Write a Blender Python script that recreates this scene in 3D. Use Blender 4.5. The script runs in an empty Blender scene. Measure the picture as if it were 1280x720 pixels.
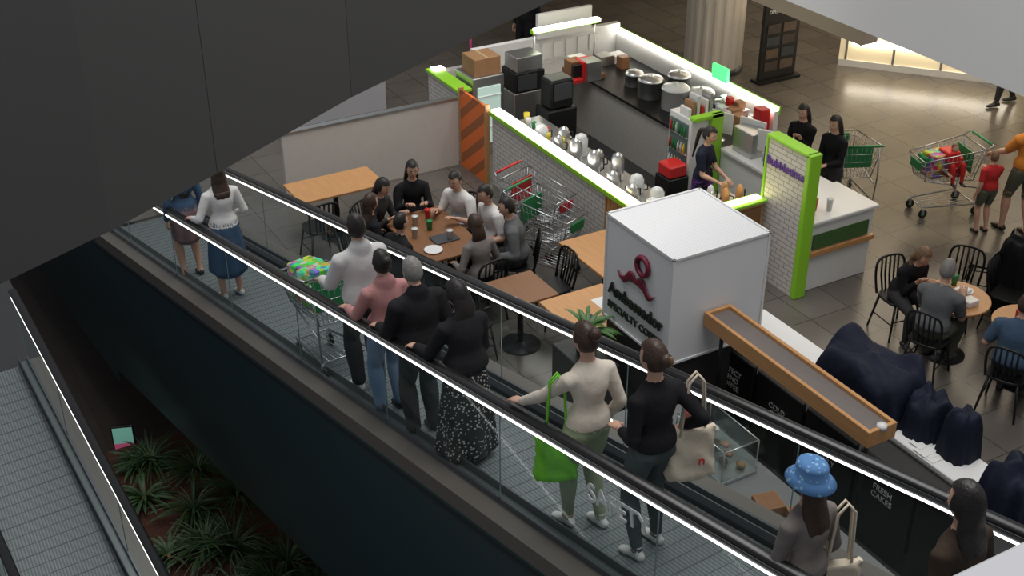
import bpy, math, random
import numpy as np
from mathutils import Vector, Matrix, Quaternion, noise
from mathutils.kdtree import KDTree
random.seed(7)
S=bpy.context.scene
try:
    S.view_settings.view_transform='Standard'; S.view_settings.look='None'
except Exception: pass
V=Vector
R=math.radians
# ---------------------------------------------------------------- materials
MATS={}
def mat(name,col,rough=.6,metal=0,emit=0,var=0,vscale=8,bump=0,bscale=40,spec=.5,kind=None,col2=None,sc=1.0):
    if name in MATS: return MATS[name]
    m=bpy.data.materials.new(name); m.use_nodes=True; nt=m.node_tree; N=nt.nodes; L=nt.links
    b=N['Principled BSDF']; b.inputs['Roughness'].default_value=rough; b.inputs['Metallic'].default_value=metal
    b.inputs['Specular IOR Level'].default_value=spec
    c=(col[0],col[1],col[2],1); b.inputs['Base Color'].default_value=c
    tc=N.new('ShaderNodeTexCoord')
    if emit:
        b.inputs['Emission Color'].default_value=c; b.inputs['Emission Strength'].default_value=emit
    if var and not kind:
        no=N.new('ShaderNodeTexNoise'); no.inputs['Scale'].default_value=vscale; no.inputs['Detail'].default_value=4
        L.new(tc.outputs['Object'],no.inputs['Vector'])
        mx=N.new('ShaderNodeMix'); mx.data_type='RGBA'
        mx.inputs[6].default_value=tuple(max(0,x*(1-var)) for x in col)+(1,)
        mx.inputs[7].default_value=tuple(min(1,x*(1+var)) for x in col)+(1,)
        L.new(no.outputs[0],mx.inputs[0]); L.new(mx.outputs[2],b.inputs['Base Color'])
    if kind:
        def math_(op,a,bb=None,v=None):
            n=N.new('ShaderNodeMath'); n.operation=op
            L.new(a,n.inputs[0])
            if bb is not None: L.new(bb,n.inputs[1])
            if v is not None: n.inputs[1].default_value=v
            return n.outputs[0]
        mx=N.new('ShaderNodeMix'); mx.data_type='RGBA'; mx.inputs[6].default_value=c
        mx.inputs[7].default_value=tuple(col2 or (1,1,1))+(1,)
        L.new(mx.outputs[2],b.inputs['Base Color'])
        sp=N.new('ShaderNodeSeparateXYZ'); L.new(tc.outputs['Object'],sp.inputs[0])
        if kind=='brick':
            cb=N.new('ShaderNodeCombineXYZ'); s_=math_('ADD',sp.outputs[0],sp.outputs[1]); L.new(s_,cb.inputs[0]); L.new(sp.outputs[2],cb.inputs[1])
            br=N.new('ShaderNodeTexBrick'); L.new(cb.outputs[0],br.inputs['Vector']); br.inputs['Scale'].default_value=1
            br.inputs['Brick Width'].default_value=.17*sc; br.inputs['Row Height'].default_value=.065*sc; br.inputs['Mortar Size'].default_value=.006*sc
            br.inputs['Color1'].default_value=c; br.inputs['Color2'].default_value=c; br.inputs['Mortar'].default_value=mx.inputs[7].default_value
            L.new(br.outputs['Color'],b.inputs['Base Color'])
        elif kind=='tile':
            br=N.new('ShaderNodeTexBrick'); L.new(tc.outputs['Object'],br.inputs['Vector']); br.inputs['Scale'].default_value=1
            br.offset=0; br.inputs['Brick Width'].default_value=.6; br.inputs['Row Height'].default_value=.6; br.inputs['Mortar Size'].default_value=.006
            br.inputs['Mortar'].default_value=mx.inputs[7].default_value
            no=N.new('ShaderNodeTexNoise'); no.inputs['Scale'].default_value=1.3; no.inputs['Detail'].default_value=6
            L.new(tc.outputs['Object'],no.inputs['Vector'])
            br.inputs['Color1'].default_value=c; br.inputs['Color2'].default_value=tuple(x*.86 for x in col)+(1,)
            m2=N.new('ShaderNodeMix'); m2.data_type='RGBA'; m2.blend_type='MULTIPLY'; m2.inputs[0].default_value=.5
            L.new(br.outputs['Color'],m2.inputs[6]); L.new(no.outputs[0],m2.inputs[7]); L.new(m2.outputs[2],b.inputs['Base Color'])
        elif kind=='wood':
            mp=N.new('ShaderNodeMapping'); mp.inputs['Scale'].default_value=(14,1.5,14); L.new(tc.outputs['Object'],mp.inputs[0])
            no=N.new('ShaderNodeTexNoise'); no.inputs['Scale'].default_value=2.2; no.inputs['Detail'].default_value=6; L.new(mp.outputs[0],no.inputs['Vector'])
            L.new(no.outputs[0],mx.inputs[0])
        elif kind=='stripes':
            w=math_('MULTIPLY',sp.outputs[0],v=2*math.pi/sc); w=math_('SINE',w); w=math_('MULTIPLY',w,v=.5); w=math_('ADD',w,v=.5)
            L.new(w,mx.inputs[0])
        elif kind=='diag':
            w=math_('MULTIPLY',sp.outputs[2],v=1.3); w=math_('ADD',w,sp.outputs[1]); w=math_('MULTIPLY',w,v=2*math.pi/sc); w=math_('SINE',w); w=math_('GREATER_THAN',w,v=.2)
            L.new(w,mx.inputs[0])
        elif kind=='dots':
            vo=N.new('ShaderNodeTexVoronoi'); vo.inputs['Scale'].default_value=sc; L.new(tc.outputs['Object'],vo.inputs['Vector'])
            w=math_('LESS_THAN',vo.outputs['Distance'],v=.30); L.new(w,mx.inputs[0])
        elif kind=='perf':
            vo=N.new('ShaderNodeTexVoronoi'); vo.inputs['Scale'].default_value=sc; vo.inputs['Randomness'].default_value=0; L.new(tc.outputs['Object'],vo.inputs['Vector'])
            w=math_('LESS_THAN',vo.outputs['Distance'],v=.3); L.new(w,mx.inputs[0])
        elif kind=='patch':
            vo=N.new('ShaderNodeTexVoronoi'); vo.inputs['Scale'].default_value=sc; L.new(tc.outputs['Object'],vo.inputs['Vector'])
            hs=N.new('ShaderNodeHueSaturation'); L.new(vo.outputs['Color'],hs.inputs['Color']); hs.inputs['Saturation'].default_value=1.6
            m2=N.new('ShaderNodeMix'); m2.data_type='RGBA'; m2.inputs[0].default_value=.6; m2.inputs[6].default_value=c; L.new(hs.outputs[0],m2.inputs[7])
            L.new(m2.outputs[2],b.inputs['Base Color'])
    if bump:
        no=N.new('ShaderNodeTexNoise'); no.inputs['Scale'].default_value=bscale; no.inputs['Detail'].default_value=3
        L.new(tc.outputs['Object'],no.inputs['Vector'])
        bp=N.new('ShaderNodeBump'); bp.inputs['Strength'].default_value=bump; bp.inputs['Distance'].default_value=.02
        L.new(no.outputs[0],bp.inputs['Height']); L.new(bp.outputs[0],b.inputs['Normal'])
    MATS[name]=m; return m
def glassmat(name,tint,base=.03,edge=.35):
    if name in MATS: return MATS[name]
    m=bpy.data.materials.new(name); m.use_nodes=True; nt=m.node_tree; N=nt.nodes; L=nt.links; N.clear()
    o=N.new('ShaderNodeOutputMaterial'); t=N.new('ShaderNodeBsdfTransparent'); t.inputs[0].default_value=tint+(1,)
    g=N.new('ShaderNodeBsdfGlossy'); g.inputs['Roughness'].default_value=.03; g.inputs[0].default_value=(.9,1,1,1)
    f=N.new('ShaderNodeLayerWeight'); f.inputs[0].default_value=.5
    p=N.new('ShaderNodeMath'); p.operation='POWER'; L.new(f.outputs['Facing'],p.inputs[0]); p.inputs[1].default_value=4
    q=N.new('ShaderNodeMath'); q.operation='MULTIPLY_ADD'; L.new(p.outputs[0],q.inputs[0]); q.inputs[1].default_value=edge; q.inputs[2].default_value=base
    x=N.new('ShaderNodeMixShader'); L.new(q.outputs[0],x.inputs[0]); L.new(t.outputs[0],x.inputs[1]); L.new(g.outputs[0],x.inputs[2]); L.new(x.outputs[0],o.inputs[0])
    MATS[name]=m; return m
def cloth(name,col,var=.18,rough=.85,**k): return mat(name,col,rough=rough,var=var,vscale=7,bump=.45,bscale=13,spec=.2,**k)
steel=mat('brushed_steel',(.55,.56,.56),.3,.9,var=.1)
dsteel=mat('dark_steel',(.12,.13,.14),.35,.7)
blackm=mat('black_metal',(.012,.012,.013),.4,.3)
rubber=mat('black_rubber',(.01,.01,.011),.32,0)
white=mat('white_laminate',(.72,.72,.71),.4,var=.04)
cream=mat('cream_panel',(.55,.51,.47),.55,var=.06)
lime=mat('lime_green',(.28,.62,.03),.45)
woodO=mat('oak_wood',(.42,.20,.075),.45,kind='wood',col2=(.60,.32,.13))
woodD=mat('dark_wood',(.16,.07,.03),.45,kind='wood',col2=(.26,.12,.05))
led=mat('led_strip',(1,.95,.84),emit=10); ledc=mat('led_cool',(1,.97,.92),emit=2.6); ledy=mat('led_warm',(1,.84,.40),emit=7)
glass=glassmat('balustrade_glass',(.90,.95,.95)); glassc=glassmat('clear_glass',(.95,.97,.96))
brick=mat('white_brick',(.64,.61,.57),.5,kind='brick',col2=(.30,.29,.28))
navy=cloth('navy_cover',(.010,.013,.028),rough=.7)
card=mat('cardboard',(.30,.16,.075),.8,var=.15)
red=mat('red_plastic',(.55,.02,.02),.4); greenp=mat('green_plastic',(.02,.22,.07),.4); yellowp=mat('yellow_plastic',(.75,.6,.05),.4)
paper=mat('paper',(.7,.7,.68),.7,var=.05)
plast=mat('clear_plastic_cup',(.6,.62,.62),.2,var=.1)
# ---------------------------------------------------------------- mesh builder
class MB:
    def __init__(s): s.v=[];s.f=[];s.m=[];s.mats=[];s.sm=[]
    def mi(s,m):
        if m not in s.mats: s.mats.append(m)
        return s.mats.index(m)
    def add(s,vs,fs,m,smooth=False):
        o=len(s.v); s.v+= [tuple(x) for x in vs]; i=s.mi(m)
        for f in fs: s.f.append(tuple(o+k for k in f)); s.m.append(i); s.sm.append(smooth)
    def box(s,x0,x1,y0,y1,z0,z1,m,M=None):
        vs=[V((x,y,z)) for z in (z0,z1) for y in (y0,y1) for x in (x0,x1)]
        if M: vs=[M@v for v in vs]
        s.add(vs,[(0,2,3,1),(4,5,7,6),(0,1,5,4),(2,6,7,3),(0,4,6,2),(1,3,7,5)],m)
    def rbox(s,x0,x1,y0,y1,z0,z1,m,b=.01,M=None):
        vs=[];ix={}
        xs=(x0,x1);ys=(y0,y1);zs=(z0,z1)
        for a in (0,1):
            for c in (0,1):
                for e in (0,1):
                    sx=1 if a==0 else -1; sy=1 if c==0 else -1; sz=1 if e==0 else -1
                    for k,(dx,dy,dz) in enumerate(((0,b,b),(b,0,b),(b,b,0))):
                        ix[(a,c,e,k)]=len(vs); vs.append(V((xs[a]+sx*dx,ys[c]+sy*dy,zs[e]+sz*dz)))
        fs=[]
        for a in (0,1): fs.append([ix[(a,c,e,0)] for c,e in ((0,0),(1,0),(1,1),(0,1))])
        for c in (0,1): fs.append([ix[(a,c,e,1)] for a,e in ((0,0),(1,0),(1,1),(0,1))])
        for e in (0,1): fs.append([ix[(a,c,e,2)] for a,c in ((0,0),(1,0),(1,1),(0,1))])
        for k in ix:
            if k[3]==0: fs.append([ix[k[:3]+(j,)] for j in (0,1,2)])
        for c in (0,1):
            for e in (0,1): fs.append([ix[(0,c,e,1)],ix[(1,c,e,1)],ix[(1,c,e,2)],ix[(0,c,e,2)]])
        for a in (0,1):
            for e in (0,1): fs.append([ix[(a,0,e,0)],ix[(a,1,e,0)],ix[(a,1,e,2)],ix[(a,0,e,2)]])
        for a in (0,1):
            for c in (0,1): fs.append([ix[(a,c,0,0)],ix[(a,c,1,0)],ix[(a,c,1,1)],ix[(a,c,0,1)]])
        if M: vs=[M@v for v in vs]
        s.add(vs,fs,m)
    def loft(s,rings,m,cap=True,smooth=True):
        n=len(rings[0]); vs=[p for r in rings for p in r]; fs=[]
        for i in range(len(rings)-1):
            for j in range(n):
                a=i*n+j;b=i*n+(j+1)%n; fs.append((a,b,b+n,a+n))
        s.add(vs,fs,m,smooth)
        if cap:
            o=len(s.v)-len(vs); i=s.mi(m)
            s.f.append(tuple(o+k for k in reversed(range(n)))); s.m.append(i); s.sm.append(False)
            s.f.append(tuple(o+(len(rings)-1)*n+k for k in range(n))); s.m.append(i); s.sm.append(False)
    def cyl(s,p1,p2,r1,m,r2=None,n=12,cap=True):
        s.tube([p1,p2],[r1,r1 if r2 is None else r2],m,n,cap)
    def tube(s,pts,rr,m,n=8,cap=True):
        pts=[V(p) for p in pts]
        if not hasattr(rr,'__len__'): rr=[rr]*len(pts)
        rings=[];prev=None
        for i,p in enumerate(pts):
            d=(pts[min(i+1,len(pts)-1)]-pts[max(i-1,0)]).normalized()
            if prev is None:
                a=V((0,0,1)) if abs(d.z)<.9 else V((1,0,0)); x=d.cross(a).normalized()
            else: x=(prev-d*prev.dot(d)).normalized()
            prev=x; y=d.cross(x)
            rings.append([p+(x*math.cos(t)+y*math.sin(t))*rr[i] for t in [2*math.pi*k/n for k in range(n)]])
        s.loft(rings,m,cap)
    def lathe(s,c,prof,m,n=20):
        c=V(c); s.loft([[c+V((r*math.cos(2*math.pi*k/n),r*math.sin(2*math.pi*k/n),z)) for k in range(n)] for r,z in prof],m)
    def ell(s,c,rx,ry,rz,m,M=None,n=16,k=10):
        c=V(c);rings=[]
        for i in range(k+1):
            ph=math.pi*(i+.001)/(k+.002); rings.append([V((rx*math.sin(ph)*math.cos(2*math.pi*j/n),ry*math.sin(ph)*math.sin(2*math.pi*j/n),-rz*math.cos(ph))) for j in range(n)])
        rings=[[c+((M@p) if M else p) for p in r] for r in rings]
        s.loft(rings,m)
    def build(s,name,loc=(0,0,0),rz=0,bevel=0,parent=None,scale=1):
        me=bpy.data.meshes.new(name); me.from_pydata(s.v,[],s.f)
        for m in s.mats: me.materials.append(m)
        me.polygons.foreach_set('material_index',s.m); me.polygons.foreach_set('use_smooth',s.sm); me.update()
        o=bpy.data.objects.new(name,me); S.collection.objects.link(o); o.location=loc; o.rotation_euler=(0,0,rz); o.scale=(scale,)*3
        if parent: o.parent=parent
        return o
def text(body,name,size,loc,rot,m,parent=None,ext=.004,align='CENTER',bold=0):
    c=bpy.data.curves.new(name,'FONT'); c.body=body; c.size=size; c.extrude=ext; c.align_x=align; c.align_y='CENTER'; c.materials.append(m); c.offset=bold
    o=bpy.data.objects.new(name,c); S.collection.objects.link(o); o.location=loc; o.rotation_euler=rot
    if parent: o.parent=parent
    return o
# ---------------------------------------------------------------- camera
cd=bpy.data.cameras.new('camera'); cam=bpy.data.objects.new('camera',cd); S.collection.objects.link(cam)
cd.sensor_width=36; cd.lens=45; cam.location=(0,0,8); cam.rotation_euler=(R(60),0,-R(29.7)); S.camera=cam; cd.clip_end=200
# ---------------------------------------------------------------- travelator frame
P0=V((3.84,5.82,2.0)); ta=R(4.1); TD=V((-math.sin(ta),math.cos(ta),0)); TR=V((math.cos(ta),math.sin(ta),0)); K=.196
def TP(u,s,h=0,O=P0,k=K): return O+TR*u+TD*s+V((0,0,-k*s+h))
def travelator(name,O,k,s0,s1,ul,ur,cl,cr,depth,panelm=None,ext=0):
    P=lambda u,s,h: TP(u,s,h,O,k)
    mb=MB()
    def prism(u0,u1,h0,h1,m,a=s0,b=s1):
        vs=[P(u,s,h) for s in (a,b) for h in (h0,h1) for u in (u0,u1)]
        mb.add(vs,[(0,1,3,2),(4,6,7,5),(0,4,5,1),(2,3,7,6),(0,2,6,4),(1,5,7,3)],m)
    belt=mat('travelator_pallet',(.095,.11,.115),.5,.2,kind='stripes',col2=(.19,.215,.22),sc=.03)
    jm=mat('pallet_joint',(.075,.085,.09),.5)
    prism(ul+.10,ur-.10,-.12,0,belt)
    n=int((s1-s0)/.14)
    for i in range(n):
        s=s0+i*.14; prism(ul+.10,ur-.10,-.002,.002,jm,s,s+(.012 if i%3==0 else .006))
    skm=mat('skirt_panel',(.16,.18,.18),.35,.5)
    prism(ul-.02,ul+.10,-.2,.05,skm); prism(ur-.10,ur+.02,-.2,.05,skm)
    prism(ul+.09,ul+.10,0,.12,dsteel); prism(ur-.10,ur-.09,0,.12,dsteel)
    bandm=mat('champagne_trim',(.135,.12,.105),.4,.3)
    prism(cl,ul-.015,-.12,.05,bandm); prism(ur+.015,cr,-.12,.05,bandm)
    prism(cl-.01,cl+.02,-depth,-.10,panelm); prism(cr-.02,cr+.01,-depth,-.10,panelm)
    prism(cl,cr,-depth,-depth+.04,panelm)
    prism(cl-.018,cl+.02,-.16,-.12,blackm)
    if ext:
        e0=P(cl-.01,s1,0); e1=P(cl-.01,s1+ext,0); e1.z=e0.z
        w=TR*.03; vs=[q+V((0,0,zz))+ww for q in (e0,e1) for zz in (-depth-.2,.05) for ww in (V(),w)]
        mb.add(vs,[(0,1,3,2),(4,6,7,5),(0,4,5,1),(2,3,7,6),(0,2,6,4),(1,5,7,3)],panelm)
    for uu in (ul,ur):
        s=s0
        while s<s1:
            e=min(s+1.72,s1); mb.add([P(uu,s+.006,.05),P(uu,e-.006,.05),P(uu,e-.006,.88),P(uu,s+.006,.88)],[(0,1,2,3)],glass)
            prism(uu-.012,uu+.012,.04,.10,dsteel,s,e); prism(uu-.004,uu+.004,.05,.88,mat('glass_edge',(.16,.24,.24),.2),e-.004,e+.002); s+=1.73
        def ring(s,wu,wh,hc): return [P(uu+wu*math.cos(t),s,hc+wh*math.sin(t)) for t in [2*math.pi*q/14 for q in range(14)]]
        mb.loft([ring(s0,.045,.028,.95),ring(s1,.045,.028,.95)],rubber)
        prism(uu-.026,uu+.026,.870,.925,dsteel)
        for sg in (-1,1):
            a_,b_=sorted((uu+sg*.027,uu+sg*.033)); prism(a_,b_,.872,.888,ledc)
    return mb.build(name)
panel=mat('teal_black_cladding',(.012,.036,.044),.38,.2,var=.08,vscale=.8)
trav=travelator('travelator',P0,K,-8,10.4,-.22,.93,-.40,1.12,2.2,panelm=panel,ext=6.7)
O2=V((.90,10.3,-.55))
travelator('travelator',O2,-K,-14,2.9,-.56,.56,-.72,.76,1.4,panelm=panel)
mb=MB(); mb.box(-.004,.004,-.06,.06,-.05,.05,yellowp); p=TP(.775,-1.1,-.0,O2,-K); mb.build('safety_sticker',p)
p=TP(-.232,-.72,.66); o=text('SAFETY','glass_lettering',.19,p,(0,0,0),white,bold=.003)
o.rotation_euler=(Matrix.Rotation(-R(90)+ta,4,'Z')@Matrix.Rotation(-math.atan(K),4,'Y')@Matrix.Rotation(R(90),4,'X')).to_euler()
# ---------------------------------------------------------------- floors & shell
tile=mat('grey_floor_tile',(.150,.134,.118),.24,kind='tile',col2=(.045,.042,.038),spec=.55)
def poly(name,pts,z,th,m):
    mb=MB(); n=len(pts)
    vs=[V((p[0],p[1],z)) for p in pts]+[V((p[0],p[1],z-th)) for p in pts]
    mb.add(vs,[tuple(range(n)),tuple(reversed(range(n,2*n)))]+[(i,i+n,(i+1)%n+n,(i+1)%n) for i in range(n)],m); return mb.build(name)
a=TP(1.14,-16);b=TP(1.14,10.4);c=TP(-.38,10.4); e_=TP(-.38,17.4)
poly('floor',[(45,a.y),(45,45),(-30,45),(-30,24),(e_.x,24),(e_.x,e_.y),(c.x,c.y),(b.x,b.y),(a.x,a.y)],0,.3,tile)
poly('floor_landing',[(1.45,13.25),(1.45,24),(-6,24),(-6,13.25)],0,.3,mat('dark_landing',(.03,.03,.032),.5))
low=mat('lower_floor_brown',(.075,.055,.045),.5,kind='tile',col2=(.03,.025,.02))
poly('floor_lower',[(-20,-15),(12,-15),(12,30),(-20,30)],-3.6,.2,low)
darkw=mat('dark_grey_fascia',(.066,.063,.061),.55,var=.06,vscale=.6)
mb=MB(); pts=[(-3.6,3.7),(-1.5,4.75),(.5,5.74),(1.094,6.03),(1.784,6.43),(2.89,7.11),(4.0,7.68),(5.04,8.20),(6.6,8.85),(9,9.7)]
for i in range(len(pts)-1):
    p,q=V(pts[i]+(0,)),V(pts[i+1]+(0,)); d=(q-p).normalized(); nrm=V((-d.y,d.x,0))*.5
    g=d*(.004 if i%3==1 else 0)
    vs=[p+g+V((0,0,5)),q-g+V((0,0,5)),q-g+nrm+V((0,0,5)),p+g+nrm+V((0,0,5)),p+g+V((0,0,9.6)),q-g+V((0,0,9.6)),q-g+nrm+V((0,0,9.6)),p+g+nrm+V((0,0,9.6))]
    mb.add(vs,[(0,3,2,1),(4,5,6,7),(0,1,5,4),(1,2,6,5),(2,3,7,6),(3,0,4,7)],darkw)
mb.build('wall_fascia')
bul=mat('white_bulkhead',(.74,.74,.74),.6,var=.03,vscale=.5)
beige=mat('beige_soffit',(.50,.42,.33),.6)
mb=MB(); mb.box(9.53,9.8,2,30,3.66,5.3,bul); mb.box(9.8,32,2,30,3.75,4.6,bul); mb.box(10.6,10.85,10.4,30,3.0,3.75,beige)
mb.build('ceiling')
mb=MB(); mb.box(32,32.2,2,30,0,3.75,mat('shop_wall',(.6,.5,.36),.6)); mb.build('wall_right')
mb=MB(); mb.box(-5,32,30,30.2,0,5,cream); mb.build('wall_back')
mb=MB(); A_=V((15.9,16.1,0)); B_=V((18.0,13.6,0)); L_=(B_-A_).length
sf=mat('shopfront_cream_glow',(.80,.67,.43),.5,emit=.4)  # cream wall with slight emission standing in for bright warm light on it
mb.box(0,L_,0,.15,0,3.7,sf); mb.box(0,L_,-.03,0,0,.12,white); mb.box(.2,L_-.2,-.06,-.01,.42,.48,led)
for i in range(4): mb.box(.1+i*L_/4,.14+i*L_/4,-.03,0,.12,3.6,steel)
o=mb.build('shopfront',A_,math.atan2((B_-A_).y,(B_-A_).x))
mb=MB(); mb.rbox(-1.5,5,1.08,1.40,5.86,6.0,mat('light_grey_cap',(.42,.42,.45),.5),.01); mb.rbox(-1.5,5,1.14,1.34,4.2,5.86,darkw,.01); mb.build('parapet')
colm=mat('column_plaster',(.60,.55,.50),.6,var=.05)
mb=MB(); n=72
def cr(z): return [V(((.50+(.012 if (k//2)%2 else -.012))*math.cos(2*math.pi*k/n),(.50+(.012 if (k//2)%2 else -.012))*math.sin(2*math.pi*k/n),z)) for k in range(n)]
mb.loft([cr(0),cr(3.75)],colm,smooth=False); mb.lathe((0,0,0),[(.54,0),(.54,.1),(.52,.1)],dsteel,32); mb.build('column',(13.85,17.1,0))
# ---------------------------------------------------------------- people
skinA=mat('skin_light',(.56,.33,.235),.5,var=.05); skinB=mat('skin_tan',(.42,.235,.15),.5,var=.05)
hairK=mat('hair_black',(.012,.009,.008),.5,var=.3,vscale=30,bump=.3,bscale=50); hairBr=mat('hair_brown',(.04,.02,.012),.5,var=.3,vscale=30,bump=.3,bscale=50)
hairG=mat('hair_grey',(.20,.19,.18),.5,var=.3,vscale=30,bump=.4,bscale=50); hairBl=mat('hair_light_brown',(.17,.095,.05),.5,var=.3,vscale=30,bump=.4,bscale=50)
lipm=mat('lips',(.35,.09,.08),.4); eyew=mat('eye_white',(.7,.7,.7),.2); eyed=mat('eye_iris',(.02,.012,.01),.1)
shoeW=mat('shoe_white',(.62,.62,.60),.5); shoeK=mat('shoe_black',(.02,.02,.02),.5)
def catm(P,per):
    out=[]
    for i in range(len(P)-1):
        p0=P[max(i-1,0)];p1=P[i];p2=P[i+1];p3=P[min(i+2,len(P)-1)]
        for j in range(per):
            t=j/per; out.append(.5*((2*p1)+(-p0+p2)*t+(2*p0-5*p1+4*p2-p3)*t*t+(-p0+3*p1-3*p2+p3)*t**3))
    out.append(P[-1]); return out
def etube(secs,per=4,n=18,xd=V((1,0,0)),fold=None,cap=True):
    A=[np.array(list(p)+[a,b]) for p,a,b in secs]
    A=catm(A,per); rings=[]
    for i,a in enumerate(A):
        q=V(a[:3]); d=(V(A[min(i+1,len(A)-1)][:3])-V(A[max(i-1,0)][:3]))
        d=d.normalized() if d.length>1e-6 else V((0,0,1))
        x=xd-d*xd.dot(d)
        if x.length<.1: x=V((0,1,0))-d*d.y
        x.normalize(); y=d.cross(x)
        rings.append((q,x,y,a[3],a[4],d))
    def rg(q,x,y,rx,ry,i=0): 
        o=[]
        for k in range(n):
            t=2*math.pi*k/n; f=1
            if fold: f=1+fold*(i/len(A))*math.cos(t*7+i*.05)
            o.append(q+(x*math.cos(t)*rx+y*math.sin(t)*ry)*f)
        return o
    out=[]
    q,x,y,a,b,d=rings[0]; m_=min(a,b)*.6
    if cap:
        out.append(rg(q-d*m_*.95,x,y,a*.3,b*.3)); out.append(rg(q-d*m_*.7,x,y,a*.72,b*.72))
    for i,(q,x,y,a,b,d) in enumerate(rings): out.append(rg(q,x,y,a,b,i))
    if cap:
        m_=min(a,b)*.6; out.append(rg(q+d*m_*.7,x,y,a*.72,b*.72)); out.append(rg(q+d*m_*.95,x,y,a*.3,b*.3))
    return out
def ik(A,T,l1,l2,hint):
    d=T-A; L=d.length; L2=min(L,(l1+l2)*.995); d=d.normalized(); T=A+d*L2
    c=(l1*l1+L2*L2-l2*l2)/(2*l1*L2); c=max(-1,min(1,c)); h=V(hint); h=(h-d*h.dot(d)).normalized()
    return A+d*l1*c+h*l1*math.sqrt(max(0,1-c*c)),T
def person(name,loc,face,H=1.65,fem=True,top=None,bottom=None,shoes=shoeK,skin=skinA,hair=hairK,hs='long',
           sleeve=1.0,pant=1.0,skirt=None,bulk=1.0,lean=3,twist=0,sit=None,feet=None,hands=None,hy=0,hp=0,
           slope=0,elb=None,hat=None,hl=.35,apron=None,knees=None,vox=.013,collar=None,side=0,hem=.02,loose=0,grip=None):
    sc=H/1.70; bw=.93 if fem else 1.04
    T=MB()
    def part(rings,m): T.loft(rings,m)
    P=(sit+.11) if sit is not None else .94
    L=R(lean); tw=Matrix.Rotation(R(twist),3,'Z')
    ax=V((math.sin(R(side)),math.sin(L),math.cos(L))).normalized()
    pel=V((0,0,P))
    if grip:
        gx,gy=grip; gz=(1.0-K*gy)/sc+.012
        hands=[V((gx/sc,gy/sc,gz)),hands[1] if hands else None]
    def sp(t,off=0,yo=0):
        return pel+ax*t+V((0,-.02*math.sin(min(1,max(0,t/.5))*math.pi)+yo,0))
    B=bulk
    hips=(.170 if fem else .158)
    sec=[(sp(-.09),.115,.10),(sp(-.02),hips*bw,.122),(sp(.05),(hips-.008)*bw,.115),(sp(.09),.148*B*bw,.108*B),(sp(.17),(.120 if fem else .145)*B*bw+loose,.092*B+loose),(sp(.30),.155*B*bw+loose*.7,.116*B+loose*.5),(sp(.39),.166*B*bw,.105*B),(sp(.445),.135*B*bw,.080*B),(sp(.475),.080*B,.062)]
    xd=tw@V((1,0,0))
    sk=skirt is not None
    part(etube(sec[:4],5,44,xd=V((1,0,0))),(skirt[2] if sk else bottom))
    if fem: 
        for sg in (-1,1): part(etube([(pel+V((sg*.07,-.045,-.06)),.075,.07),(pel+V((sg*.07,-.05,-.02)),.075,.07)],3,20),(skirt[2] if sk else bottom))
    part(etube([(sp(hem),hips*bw*B+.014+loose,.124*B+.014+loose),(sp(hem+.07),.158*B*bw+.008+loose,.114*B+.010+loose)]+sec[4:],6,44,xd=xd),top)
    nb=sp(.47)
    HM=Matrix.Rotation(R(hy),3,'Z')@Matrix.Rotation(R(-hp),3,'X')
    hc=nb+ax*.09+ (HM@V((0,.012,.085)))
    part(etube([(nb+ax*.015,.050,.050),(nb+ax*.05,.050,.052),(hc-HM@V((0,.01,.06)),.050,.055)],4,20),skin)
    if collar: part(etube([(nb-ax*.03+V((0,-.03,0)),.11,.085),(nb+ax*.035+V((0,-.035,0)),.095,.075)],4,24),collar)
    sw=.165*bw*(1+(B-1)*.6)
    arms=[]
    for sgn,i in ((-1,0),(1,1)):
        sh=sp(.395)+xd*sgn*sw+V((0,-.005,0)); 
        if hands and hands[i] is not None: Wt=V(hands[i])
        else: Wt=V((sgn*(sw+.07),.03 if sit is None else .28,P-.12 if sit is None else P+.10))
        hint=(elb[i] if elb and elb[i] else (sgn*.35,-1,-.35))
        E,W=ik(sh,Wt,.285,.25,hint)
        ar=.043 if fem else .052
        ts=.010*B
        def seg(a,b,t): return a+(b-a)*t
        full=[(seg(sh,E,0),ar*1.2),(seg(sh,E,.35),ar*1.08),(seg(sh,E,.8),ar*.9),(E,ar*.86),(seg(E,W,.3),ar*.84),(seg(E,W,.7),ar*.64),(W,ar*.52)]
        k=[0,.2,.42,.52,.66,.85,1.0]
        bare=[(q,r,r) for (q,r),kk in zip(full,k) if kk>=sleeve-.16]
        if len(bare)<2: bare=[(q,r*.95,r*.95) for q,r in full[-2:]]; bare[0]=(seg(E,W,.9),ar*.5,ar*.5)
        part(etube(bare,5,18),skin)
        if sleeve>0:
            o=[((q),(r+ts)*(1+(B-1)*.8)+loose*.3,(r+ts)*(1+(B-1)*.8)+loose*.3) for (q,r),kk in zip(full,k) if kk<=sleeve+.02]
            if sleeve>=1: o[-1]=(seg(E,W,.95),o[-1][1]*1.05,o[-1][2]*1.05)
            if len(o)>=2: part(etube(o,5,18),top)
        part(etube([(sp(.385)+xd*sgn*sw*.3,.085*B,.070*B),(sh,ar*1.2*B,ar*1.2*B)],4,20),top)
        arms.append((E,W,sgn))
    for sgn,i in ((-1,0),(1,1)):
        hp_=pel+V((sgn*.088,0,-.03))
        if feet and feet[i] is not None: A=V(feet[i])
        else: A=V((sgn*.10,0,0)) if sit is None else V((sgn*.12,.36,0))
        A=V((A.x,A.y,A.z+.085-slope*A.y))
        kh=knees[i] if knees and knees[i] else ((sgn*.1,1,0) if sit is None else (sgn*.15,.6,1))
        Kn,An=ik(hp_,A,.425,.42,kh)
        tk=1.0 if fem else 1.05
        full=[(hp_,.090*tk),(hp_.lerp(Kn,.35),.084*tk),(hp_.lerp(Kn,.8),.060*tk),(Kn,.054*tk),(Kn.lerp(An,.3),.058*tk),(Kn.lerp(An,.7),.041*tk),(An,.034*tk)]
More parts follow.
